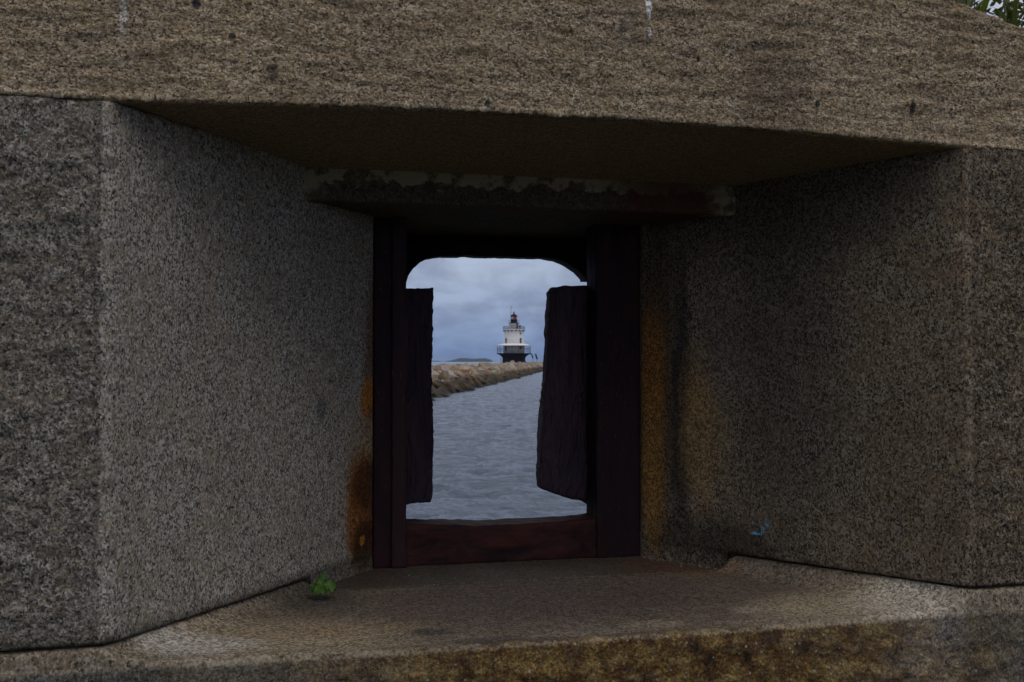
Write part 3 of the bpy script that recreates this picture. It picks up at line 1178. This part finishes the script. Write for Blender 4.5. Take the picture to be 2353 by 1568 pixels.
# ------------------------------------------------------------------ lighthouse
LHX, LHY = .55, 300.0
M_white = plain('white_painted_brick', (.88, .87, .86), .6, 0, .06, 1.5)
M_grey = plain('weathered_brick', (.60, .54, .54), .75, 0, .15, 2.0)
M_black = plain('black_painted_iron', (.009, .010, .014), .7, 0, .3, 2.0)
M_black.node_tree.nodes['Principled BSDF'].inputs['Specular IOR Level'].default_value = .15
M_glass, g, b = new_mat('lantern_glass')
b.inputs['Base Color'].default_value = (.62, .66, .70, 1)
b.inputs['Roughness'].default_value = .1
M_red, g, b = new_mat('red_lens')
b.inputs['Base Color'].default_value = (.38, .03, .04, 1)
b.inputs['Roughness'].default_value = .25
M_pane, g, b = new_mat('dark_pane')
b.inputs['Base Color'].default_value = (.03, .035, .045, 1)
b.inputs['Roughness'].default_value = .15
M_door = plain('dark_door', (.05, .05, .06), .6)

ZB = 0.0
lh = empty('lighthouse', (LHX, LHY, 0))
tag(lh, 'white round lighthouse on a black flared base at the end of the breakwater', 'lighthouse')


def zpx(y): return CAMZ + (1380 - y) * .01282


bm = bmesh.new()
add_lathe(bm, [(3.35, -.8), (3.32, zpx(1400)), (3.28, zpx(1310)), (3.42, zpx(1285)), (3.72, zpx(1258)), (4.2, zpx(1232)), (4.75, zpx(1216)), (4.92, zpx(1212)), (4.92, zpx(1196)), (4.8, zpx(1195))], 56)
bm_obj('caisson', bm, M_black, lh, True)
bm = bmesh.new()
add_lathe(bm, [(3.06, zpx(1196)), (3.03, zpx(1020))], 48)
ws = bm_obj('lower_wall', bm, M_grey, lh, True)
bm = bmesh.new()
add_lathe(bm, [(4.90, zpx(1030)), (4.93, zpx(1022)), (4.6, zpx(1012)), (3.6, zpx(992)), (2.88, zpx(980)), (2.85, zpx(978))], 48)
bm_obj('canopy', bm, M_white, lh, True)
bm = bmesh.new()
add_lathe(bm, [(2.88, zpx(990)), (2.80, zpx(850)), (2.78, zpx(715)), (2.95, zpx(700)), (3.0, zpx(690))], 48)
tower = bm_obj('tower', bm, M_white, lh, True)


def on_wall(px, r): return math.asin(max(-1, min(1, (px - 885) * .01282 / r)))


def window(px, y0, y1, r, w, parent, name='window', round_=False):
    a = on_wall(px, r)
    zc = (zpx(y0) + zpx(y1)) / 2
    h = abs(zpx(y0) - zpx(y1))
    rot = Matrix.Rotation(a, 4, 'Z')
    bm = bmesh.new()
    for sx in (-1, 1): add_box(bm, rot @ Vector((sx * w * .5, -(r + .02), zc)), (.09, .16, h + .12), rot)
    for sz in (-1, 1): add_box(bm, rot @ Vector((0, -(r + .025), zc + sz * h * .5)), (w - .09, .18, .10), rot)
    f = bm_obj(name, bm, M_grey if parent is ws else M_door, parent)
    bm = bmesh.new()
    add_box(bm, rot @ Vector((0, -(r + .0), zc)), (w - .09, .10, h - .1), rot)
    return f


def window_full(px, y0, y1, r, w):
    a = on_wall(px, r)
    zc = (zpx(y0) + zpx(y1)) / 2
    h = abs(zpx(y0) - zpx(y1))
    rot = Matrix.Rotation(a, 4, 'Z')
    bm = bmesh.new()
    for sx in (-1, 1): add_box(bm, rot @ Vector((sx * (w * .5 + .03), -(r + .01), zc)), (.06, .16, h + .12), rot)
    add_box(bm, rot @ Vector((0, -(r + .01), zc + h * .5 + .03)), (w, .16, .06), rot)
    add_box(bm, rot @ Vector((0, -(r + .03), zc - h * .5 - .04)), (w + .2, .24, .08), rot)
    add_box(bm, rot @ Vector((0, -(r + .03), zc)), (w, .05, .05), rot)
    f = bm_obj('window', bm, M_door, lh)
    bm = bmesh.new()
    add_box(bm, rot @ Vector((0, -(r - .01), zc)), (w, .10, h), rot)
    bm_obj('pane', bm, M_pane, f)


window_full(711, 864, 966, 2.84, .42)
window_full(1034, 864, 966, 2.84, .42)
window_full(707, 1045, 1138, 3.05, .44)
window_full(1032, 1045, 1105, 3.05, .50)
window_full(1030, 738, 768, 2.80, .28)
# deck rail and canopy posts
for k in range(16):
    a = 2 * math.pi * (k + .3) / 16
    bm = bmesh.new()
    add_tube(bm, (4.80 * math.sin(a), 4.80 * math.cos(a), zpx(1197)), (4.80 * math.sin(a), 4.80 * math.cos(a), zpx(1024)), .055, seg=6)
    bm_obj('post', bm, M_black, lh)


def rail_ring(R_, z, r, name='rail', seg=48):
    bm = bmesh.new()
    rows = []
    for k in range(seg):
        a = 2 * math.pi * k / seg
        rows.append([bm.verts.new(((R_ + r * math.cos(t)) * math.sin(a), (R_ + r * math.cos(t)) * math.cos(a), z + r * math.sin(t))) for t in (0, 1.57, 3.14, 4.71)])
    for k in range(seg):
        p_, q_ = rows[k], rows[(k + 1) % seg]
        for j in range(4): bm.faces.new((p_[j], p_[(j + 1) % 4], q_[(j + 1) % 4], q_[j]))
    bm_obj(name, bm, M_black, lh)


for z, r in ((zpx(1118), .03), (zpx(1150), .03), (zpx(1088), .035)): rail_ring(4.8, z, r)
# upper gallery, its brackets and rail
bm = bmesh.new()
add_lathe(bm, [(2.9, zpx(682)), (3.16, zpx(680)), (3.16, zpx(668)), (3.1, zpx(667))], 48)
bm_obj('gallery', bm, M_white, lh)
for k in range(16):
    a = 2 * math.pi * (k + .5) / 16
    bm = bmesh.new()
    rot = Matrix.Rotation(a, 4, 'Z')
    add_box(bm, rot @ Vector((0, -2.98, zpx(686))), (.42, .34, .44), rot)
    add_box(bm, rot @ Vector((0, -2.88, zpx(706))), (.16, .16, .20), rot)
    bm_obj('bracket', bm, M_black, lh)
for z in (zpx(595), zpx(622), zpx(645)): rail_ring(3.1, z, .032)
for k in range(24):
    a0 = 2 * math.pi * k / 24
    bm = bmesh.new()
    add_tube(bm, (3.1 * math.sin(a0), 3.1 * math.cos(a0), zpx(667)), (3.1 * math.sin(a0), 3.1 * math.cos(a0), zpx(594)), .03, seg=5)
    bm_obj('baluster', bm, M_black, lh)
# watch room
bm = bmesh.new()
add_lathe(bm, [(1.45, zpx(667)), (1.42, zpx(530)), (1.5, zpx(524))], 32)
bm_obj('watch_room', bm, plain('pale_grey_paint', (.52, .50, .50), .6, 0, .1), lh, True)
bm = bmesh.new()
a = on_wall(958, 1.46)
rot = Matrix.Rotation(a, 4, 'Z')
add_box(bm, rot @ Vector((0, -1.44, zpx(592))), (.52, .14, 1.75), rot)
bm_obj('door', bm, M_door, lh)
bm = bmesh.new()
add_tube(bm, (1.72, -1.9, zpx(667)), (1.72, -1.9, zpx(560)), .08)
bmesh.ops.create_icosphere(bm, subdivisions=2, radius=.30, matrix=Matrix.Translation((1.72, -1.9, zpx(600))))
bm_obj('fog_horn', bm, M_black, lh, True)
# lantern
bm = bmesh.new()
add_lathe(bm, [(1.50, zpx(526)), (1.60, zpx(522)), (1.60, zpx(515)), (.98, zpx(514)), (.95, zpx(445)), (.98, zpx(441))], 32)
bm_obj('lantern_base', bm, M_black, lh)
rail_ring(1.56, zpx(462), .02, seg=24)
for k in range(10):
    a0 = 2 * math.pi * (k + .4) / 10
    bm = bmesh.new()
    add_tube(bm, (1.56 * math.sin(a0), 1.56 * math.cos(a0), zpx(517)), (1.56 * math.sin(a0), 1.56 * math.cos(a0), zpx(460)), .018, seg=5)
    bm_obj('baluster', bm, M_black, lh)
bm = bmesh.new()
add_lathe(bm, [(.84, zpx(446)), (.84, zpx(370))], 24)
gl = bm_obj('lantern_glass', bm, M_glass, lh, True)
bm = bmesh.new()
for k in range(24):       # red sector over the right of the glass
    aa = math.radians(-10 + k * 3.2)
    ab = math.radians(-10 + (k + 1) * 3.2)
    q = [bm.verts.new((.87 * math.sin(t), -.87 * math.cos(t), z)) for t, z in ((aa, zpx(441)), (ab, zpx(441)), (ab, zpx(374)), (aa, zpx(374)))]
    bm.faces.new(q)
bm_obj('red_sector', bm, M_red, gl)
bm = bmesh.new()
for k in range(8):
    aa = math.radians(22.5 + 45 * k)
    add_tube(bm, (.90 * math.sin(aa), -.90 * math.cos(aa), zpx(443)), (.90 * math.sin(aa), -.90 * math.cos(aa), zpx(370)), .03, seg=5)
bm_obj('glazing_bars', bm, M_black, lh)
bm = bmesh.new()
add_lathe(bm, [(.95, zpx(374)), (1.06, zpx(372)), (1.02, zpx(362)), (.62, zpx(335)), (.34, zpx(318)), (.15, zpx(305)), (.13, zpx(296)), (.20, zpx(288)), (.20, zpx(276)), (.06, zpx(264)), (.03, zpx(252))], 24)
bm_obj('lantern_roof', bm, M_black, lh, True)
bm = bmesh.new()
mx = (818 - 885) * .01282
add_tube(bm, (mx, -1.35, zpx(520)), (mx, -1.35, zpx(168)), .07, .055, 6)
bm_obj('mast', bm, M_black, lh)
bm = bmesh.new()
add_box(bm, (mx + .08, -1.35, zpx(172)), (.26, .16, .42))
add_tube(bm, (mx - .05, -1.35, zpx(160)), (mx + .36, -1.35, zpx(148)), .05, .05, 6)
bm_obj('wind_gauge', bm, plain('faded_red', (.42, .25, .25), .6), lh)
# stair from the deck down to the stones, ladder on the left
bm = bmesh.new()
pth = [(1250, 1206), (1272, 1212), (1290, 1235), (1302, 1270), (1310, 1312)]
pp = [((x - 885) * .01282, z_) for x, z_ in [(a_, zpx(b_)) for a_, b_ in pth]]
for (xa, za), (xb, zb_) in zip(pp, pp[1:]):
    for yy in (-.35, .35): add_tube(bm, (xa, yy, za), (xb, yy, zb_), .16, seg=6)
    add_box(bm, ((xa + xb) / 2, 0, (za + zb_) / 2), (.26, .8, .16))
stair = bm_obj('access_stair', bm, M_black, lh)
bm = bmesh.new()
for yy in (-.35, .35):
    add_tube(bm, (pp[-1][0], yy, pp[-1][1]), (pp[-1][0] - .08, yy, 2.3), .06, seg=6)
bm_obj('stair_leg', bm, plain('pale_galvanised', (.45, .46, .48), .5), stair)
bm = bmesh.new()
lx_ = (590 - 885) * .01282
for yy in (-.25, .25): add_tube(bm, (lx_, yy, 2.4), (lx_ + .05, yy, zpx(1300)), .05, seg=6)
for k in range(5): add_tube(bm, (lx_, -.25, 2.6 + k * .28), (lx_, .25, 2.6 + k * .28), .04, seg=5)
bm_obj('ladder', bm, M_black, lh)

# board on pale legs beside the lighthouse
sb = empty('board_stand', (LHX + 6.45, LHY, 2.4))
tag(sb, 'tilted dark board on two pale legs standing right of the lighthouse', 'stand')
bm = bmesh.new()
add_box(bm, (0, 0, zpx(1272) - 2.4), (.42, .9, 1.65), Matrix.Rotation(R(-17), 4, 'Y'))
bm_obj('board', bm, M_black, sb)
for yy in (-.3, .3):
    bm = bmesh.new()
    add_tube(bm, (.05, yy, 0), (.12, yy, zpx(1320) - 2.4), .06, seg=6)
    bm_obj('leg', bm, bpy.data.materials['pale_galvanised'], sb)

# ------------------------------------------------------------------ far island
M_wood = plain('dark_trees', (.008, .022, .034), .95, 0, .4, .02)
IY = 6400.0
IS = IY / 3200


def isl_x(vx): return (vx - 1176.5) / FPX * IY


def isl_h(x):
    return np.interp(x, [isl_x(v) for v in (1024, 1032, 1044, 1056, 1068, 1080, 1092, 1104, 1116, 1126, 1132)], [0, 3, 6.5, 10, 10.5, 9.0, 8.5, 9.8, 9.6, 6.5, 0]) * IS * 1.1


bm = bmesh.new()
for k in range(420):
    x = random.uniform(isl_x(1028), isl_x(1131))
    h = float(isl_h(x)) * random.uniform(.82, 1.1)
    r = random.uniform(3.5, 6.0) * IS
    y = IY + random.uniform(-18, 22) * IS
    if h < 1.5: r = 2.0
    mt_ = Matrix.Translation((x, y, max(0, h - r * .6))) @ Matrix.Diagonal((r, r, r * .62, 1))
    bmesh.ops.create_icosphere(bm, subdivisions=1, radius=1, matrix=mt_)
for v in bm.verts: v.co += Vector((random.uniform(-.4, .4), 0, random.uniform(-.4, .4)))
tag(bm_obj('island_wood', bm, M_wood), 'dark low wooded island on the horizon', 'woodland', kind='stuff')
vv, ff = [], []
xs = np.linspace(isl_x(1022), isl_x(1134), 40)
for x in xs:
    t = float(isl_h(x))
    vv += [(x, IY - 26, -.5), (x, IY - 16, min(1.5, .3 + t * .3)), (x, IY, t * .75 + .1), (x, IY + 26, -.5)]
for i in range(len(xs) - 1):
    for j in range(3):
        a = i * 4 + j
        ff.append((a, a + 4, a + 5, a + 1))
tag(mesh_obj('island', vv, ff, plain('island_rock', (.10, .09, .07), .95)), kind='structure')
# low coast farther off to the left
vv, ff = [], []
xs = np.linspace(-2600, -330, 90)
for x in xs:
    h = 3.5 + 3.5 * perlin(np.array([[x * .006, .3, 0]]))[0] + (x < -700) * 5
    if x > -360: h = .2
    vv += [(x * 1.35, 7000, -.5), (x * 1.35, 7020, max(.3, h * 1.6)), (x * 1.35, 7200, max(.4, h * 1.6 + 1)), (x * 1.35, 7300, -.5)]
for i in range(len(xs) - 1):
    for j in range(3):
        a = i * 4 + j
        ff.append((a, a + 4, a + 5, a + 1))
tag(mesh_obj('far_shore', vv, ff, M_wood), kind='structure')

# ------------------------------------------------------------------ plants


def leaf_mat(name, a, b_, trans=.25):
    mt, g, b = new_mat(name)
    v = g.node('ShaderNodeTexCoord').outputs['Object']
    isl = g.node('ShaderNodeNewGeometry').outputs['Random Per Island']
    n = g.m('ADD', g.m('MULTIPLY', g.noise(v, 14, 3), .5), g.m('MULTIPLY', g.m('FRACT', g.m('ADD', isl, g.node('ShaderNodeObjectInfo').outputs['Random'])), .5))
    c = g.mix(g.rng(n, .25, .75), a, b_)
    g.put(b.inputs['Base Color'], c)
    b.inputs['Roughness'].default_value = .5
    tr = g.node('ShaderNodeBsdfTranslucent', {'Color': g.mix(.4, c, (.30, .42, .03))})
    ms = g.node('ShaderNodeMixShader', {0: trans, 1: b.outputs[0], 2: tr.outputs[0]})
    out = [q for q in mt.node_tree.nodes if q.type == 'OUTPUT_MATERIAL'][0]
    mt.node_tree.links.new(ms.outputs[0], out.inputs[0])
    return mt


M_blade = leaf_mat('blade_leaf', (.035, .065, .008), (.085, .12, .012), .3)
M_bush = leaf_mat('bush_leaf', (.018, .032, .008), (.055, .085, .016), .25)
M_stem = plain('plant_stem', (.10, .10, .04), .7)
M_clover = leaf_mat('clover_leaf', (.016, .055, .004), (.055, .15, .008), .3)


def blade(bm, base, direction, length, width, droop):
    """one long arching leaf"""
    p = Vector(base)
    d = Vector(direction).normalized()
    side = d.cross(Vector((0, 0, 1)))
    if side.length < .05: side = Vector((1, 0, 0))
    side = (side.normalized() + Vector((random.uniform(-.4, .4), random.uniform(-.4, .4), 0))).normalized()
    n = 9
    prev = None
    for i in range(n + 1):
        t = i / n
        w = width * (math.sin(math.pi * min(1, .18 + t * .82)) ** .8) * .5
        fold = Vector((0, 0, 1)) * w * .35
        a = bm.verts.new(p - side * w + fold)
        m_ = bm.verts.new(p)
        c = bm.verts.new(p + side * w + fold)
        if prev:
            bm.faces.new((prev[0], prev[1], m_, a))
            bm.faces.new((prev[1], prev[2], c, m_))
        prev = (a, m_, c)
        p = p + d * (length / n)
        d = (d + Vector((0, 0, -droop / n))).normalized()


def small_leaf(bm, p, d, s):
    d = d.normalized()
    side = d.cross(Vector((random.uniform(-1, 1), random.uniform(-1, 1), random.uniform(-.3, 1)))).normalized()
    a = [p, p + d * s * .4 + side * s * .24, p + d * s, p + d * s * .4 - side * s * .24]
    bm.faces.new([bm.verts.new(q) for q in a])


WM = Matrix.Translation((0, 0, CAMZ)) @ Matrix.Rotation(YAW, 4, 'Z')


def wall_empty(name, x, y, z):
    p = WM @ Vector((x, y, z))
    return empty(name, p, YAW)


def blade_plant(x, y, z, nb, hgt, lean, label, wid=(.018, .03)):
    e = wall_empty('broadleaf_grass', x, y, z)
    tag(e, label, 'plant', 'plants growing on top of the wall')
    bm = bmesh.new()
    for k in range(nb):
        a = random.uniform(0, 2 * math.pi)
        out = random.uniform(.15, .8)
        d = (math.cos(a) * out + lean, math.sin(a) * out, 1.1)
        blade(bm, (random.uniform(-.04, .04), random.uniform(-.04, .04), random.uniform(0, hgt * .5)), d, hgt * random.uniform(.6, 1.1), random.uniform(*wid), random.uniform(.5, 2.0))
    bm_obj('blades', bm, M_blade, e, True)
    bm = bmesh.new()
    for k in range(max(3, nb // 5)):
        a = random.uniform(0, 2 * math.pi)
        add_tube(bm, (random.uniform(-.03, .03), random.uniform(-.03, .03), -.05), (math.cos(a) * .1 + lean * .3, math.sin(a) * .1, hgt * .95), .004, .002, 5)
    bm_obj('stem', bm, M_stem, e)


def bush(x, y, z, hgt, rad, n, label):
    e = wall_empty('leafy_bush', x, y, z)
    tag(e, label, 'bush', 'plants growing on top of the wall')
    bs, bl = bmesh.new(), bmesh.new()
    for k in range(n):
        a = random.uniform(0, 2 * math.pi)
        el = random.uniform(.5, 1.5)
        d = Vector((math.cos(a) * math.cos(el) * 1.1, math.sin(a) * math.cos(el) * 1.1, math.sin(el)))
        L = hgt * random.uniform(.55, 1.05)
        p0 = Vector((random.uniform(-.05, .05), random.uniform(-.05, .05), 0))
        prev = p0
        m_ = 9
        for i in range(1, m_ + 1):
            d = (d + Vector((random.uniform(-.15, .15), random.uniform(-.15, .15), random.uniform(-.05, .1)))).normalized()
            q = prev + d * L / m_
            add_tube(bs, prev, q, .004 * (1 - i / (m_ + 2)) + .001, None, 4, False)
            for _ in range(6 if i > 2 else 2):
                dd = Vector((random.uniform(-1, 1), random.uniform(-1, 1), random.uniform(-.4, .8)))
                small_leaf(bl, prev + (q - prev) * random.random() + dd * .012, dd, random.uniform(.02, .042))
            prev = q
    bm_obj('foliage', bl, M_bush, e, False)
    bm_obj('stem', bs, M_stem, e)


blade_plant(1.98, 2.95, .90, 26, .42, .15, 'broad bladed green plant leaning out above the sloping end of the lintel', (.02, .036))
blade_plant(2.22, 3.02, .86, 30, .46, -.10, 'clump of broad bright green blades behind the lintel end', (.022, .042))
blade_plant(2.48, 3.00, .84, 20, .40, .0, 'clump of narrow blades at the top right corner', (.012, .022))
bush(2.16, 3.35, .95, .62, .3, 60, 'dark small-leaved bush behind the bright blades')
bush(2.50, 3.30, .95, .55, .3, 60, 'dark bushy plant at the right edge above the wall')
bush(2.78, 3.15, .90, .45, .3, 22, 'low dark bush beyond the right edge of the lintel')
bush(1.86, 3.45, .95, .50, .3, 16, 'thin dark bush hidden behind the lintel top')

# little plant rooted in the joint of the sill
pb = on_splay(742, 1352, 'L')
pb = P(742, 1350, 2.985)
e = wall_empty('clover_plant', pb[0], pb[1], pb[2])
tag(e, 'small bright green round-leaved plant rooted where the left pier meets the sill', 'plant')


def lobed_leaf(c, nrm, up, s, lobes=5):
    bm = bmesh.new()
    nrm = Vector(nrm).normalized()
    u = Vector(up).normalized()
    u = (u - nrm * u.dot(nrm)).normalized()
    w = nrm.cross(u)
    cen = bm.verts.new(Vector(c) - nrm * s * .10)
    ring = []
    N_ = 40
    for i in range(N_):
        a = 2 * math.pi * i / N_
        r = s * (.86 + .14 * abs(math.cos(lobes * a / 2)) ** .6)
        if abs(a - math.pi) < .3: r *= .55 + .45 * abs(a - math.pi) / .3
        ring.append(bm.verts.new(Vector(c) + u * math.cos(a) * r + w * math.sin(a) * r * .92 + nrm * .004 * math.sin(3 * a)))
    for i in range(N_): bm.faces.new((cen, ring[i], ring[(i + 1) % N_]))
    return bm


for (dx, dy, dz, s, nx, ny, nz) in ((.026, -.015, .020, .024, .1, -.75, .65), (-.016, -.035, .006, .022, -.2, -.65, .75), (-.034, -.01, .014, .019, -.35, -.8, .5),
                                    (-.010, .0, .036, .016, .1, -.9, .6), (.000, .02, .050, .020, .0, -.9, .3), (.014, -.030, -.004, .015, .2, -.6, .8)):
    dx, dy, dz, s = dx * .74, dy * .74, dz * .5 - .004, s * .76
    bm = lobed_leaf((dx, dy, dz), (nx, ny, nz), (dx, .1, dz + .02), s)
    bm_obj('leaf', bm, M_clover, e, True)
    bm = bmesh.new()
    add_tube(bm, (.0, .02, -.012), (dx * .95, dy + .004, dz - .002), .0014, .001, 5)
    bm_obj('stem', bm, M_clover, e)

# crumbs of mortar and grit lying along the joint on the right of the sill
bm = bmesh.new()
for k in range(130):
    t = random.random()
    if k < 70:
        x, y = TR + .02 + (1.46 - TR) * t - .03 + random.gauss(-.012, .007), YT - .01 - (YT - YJ) * t
        x = RX + (TR - RX) * ((y - YF) / (YT - YF)) - .004 - abs(random.gauss(.0, .02))
    else:
        x, y = random.uniform(0, 1.6), random.uniform(2.55, 3.3)
    s = random.uniform(.0012, .0034)
    z = -.662 if y > YJ else -.669
    p = WM @ Vector((x, y, z))
    r = bmesh.ops.create_icosphere(bm, subdivisions=1, radius=s, matrix=Matrix.Translation(p) @ Matrix.Diagonal((1, random.uniform(.6, 1.4), .7, 1)))
tag(bm_obj('grit', bm, plain('pale_grit', (.20, .17, .14), .9)), 'pale crumbs of grit scattered on the sill along the right joint', 'grit', kind='stuff')

# ------------------------------------------------------------------ haze
bm = bmesh.new()
bmesh.ops.create_cube(bm, size=1, matrix=Matrix.Translation((0, 0, 10)) @ Matrix.Diagonal((16400, 16400, 31, 1)))
mt = bpy.data.materials.new('haze')
mt.use_nodes = True
nt = mt.node_tree
nt.nodes.clear()
vol = nt.nodes.new('ShaderNodeVolumePrincipled')
vol.inputs['Color'].default_value = (.60, .78, 1.0, 1)
vol.inputs['Density'].default_value = .00007
out = nt.nodes.new('ShaderNodeOutputMaterial')
nt.links.new(vol.outputs[0], out.inputs['Volume'])
hz = bm_obj('haze', bm, mt)
tag(hz, 'thin bluish haze over the sea', 'haze', kind='stuff')
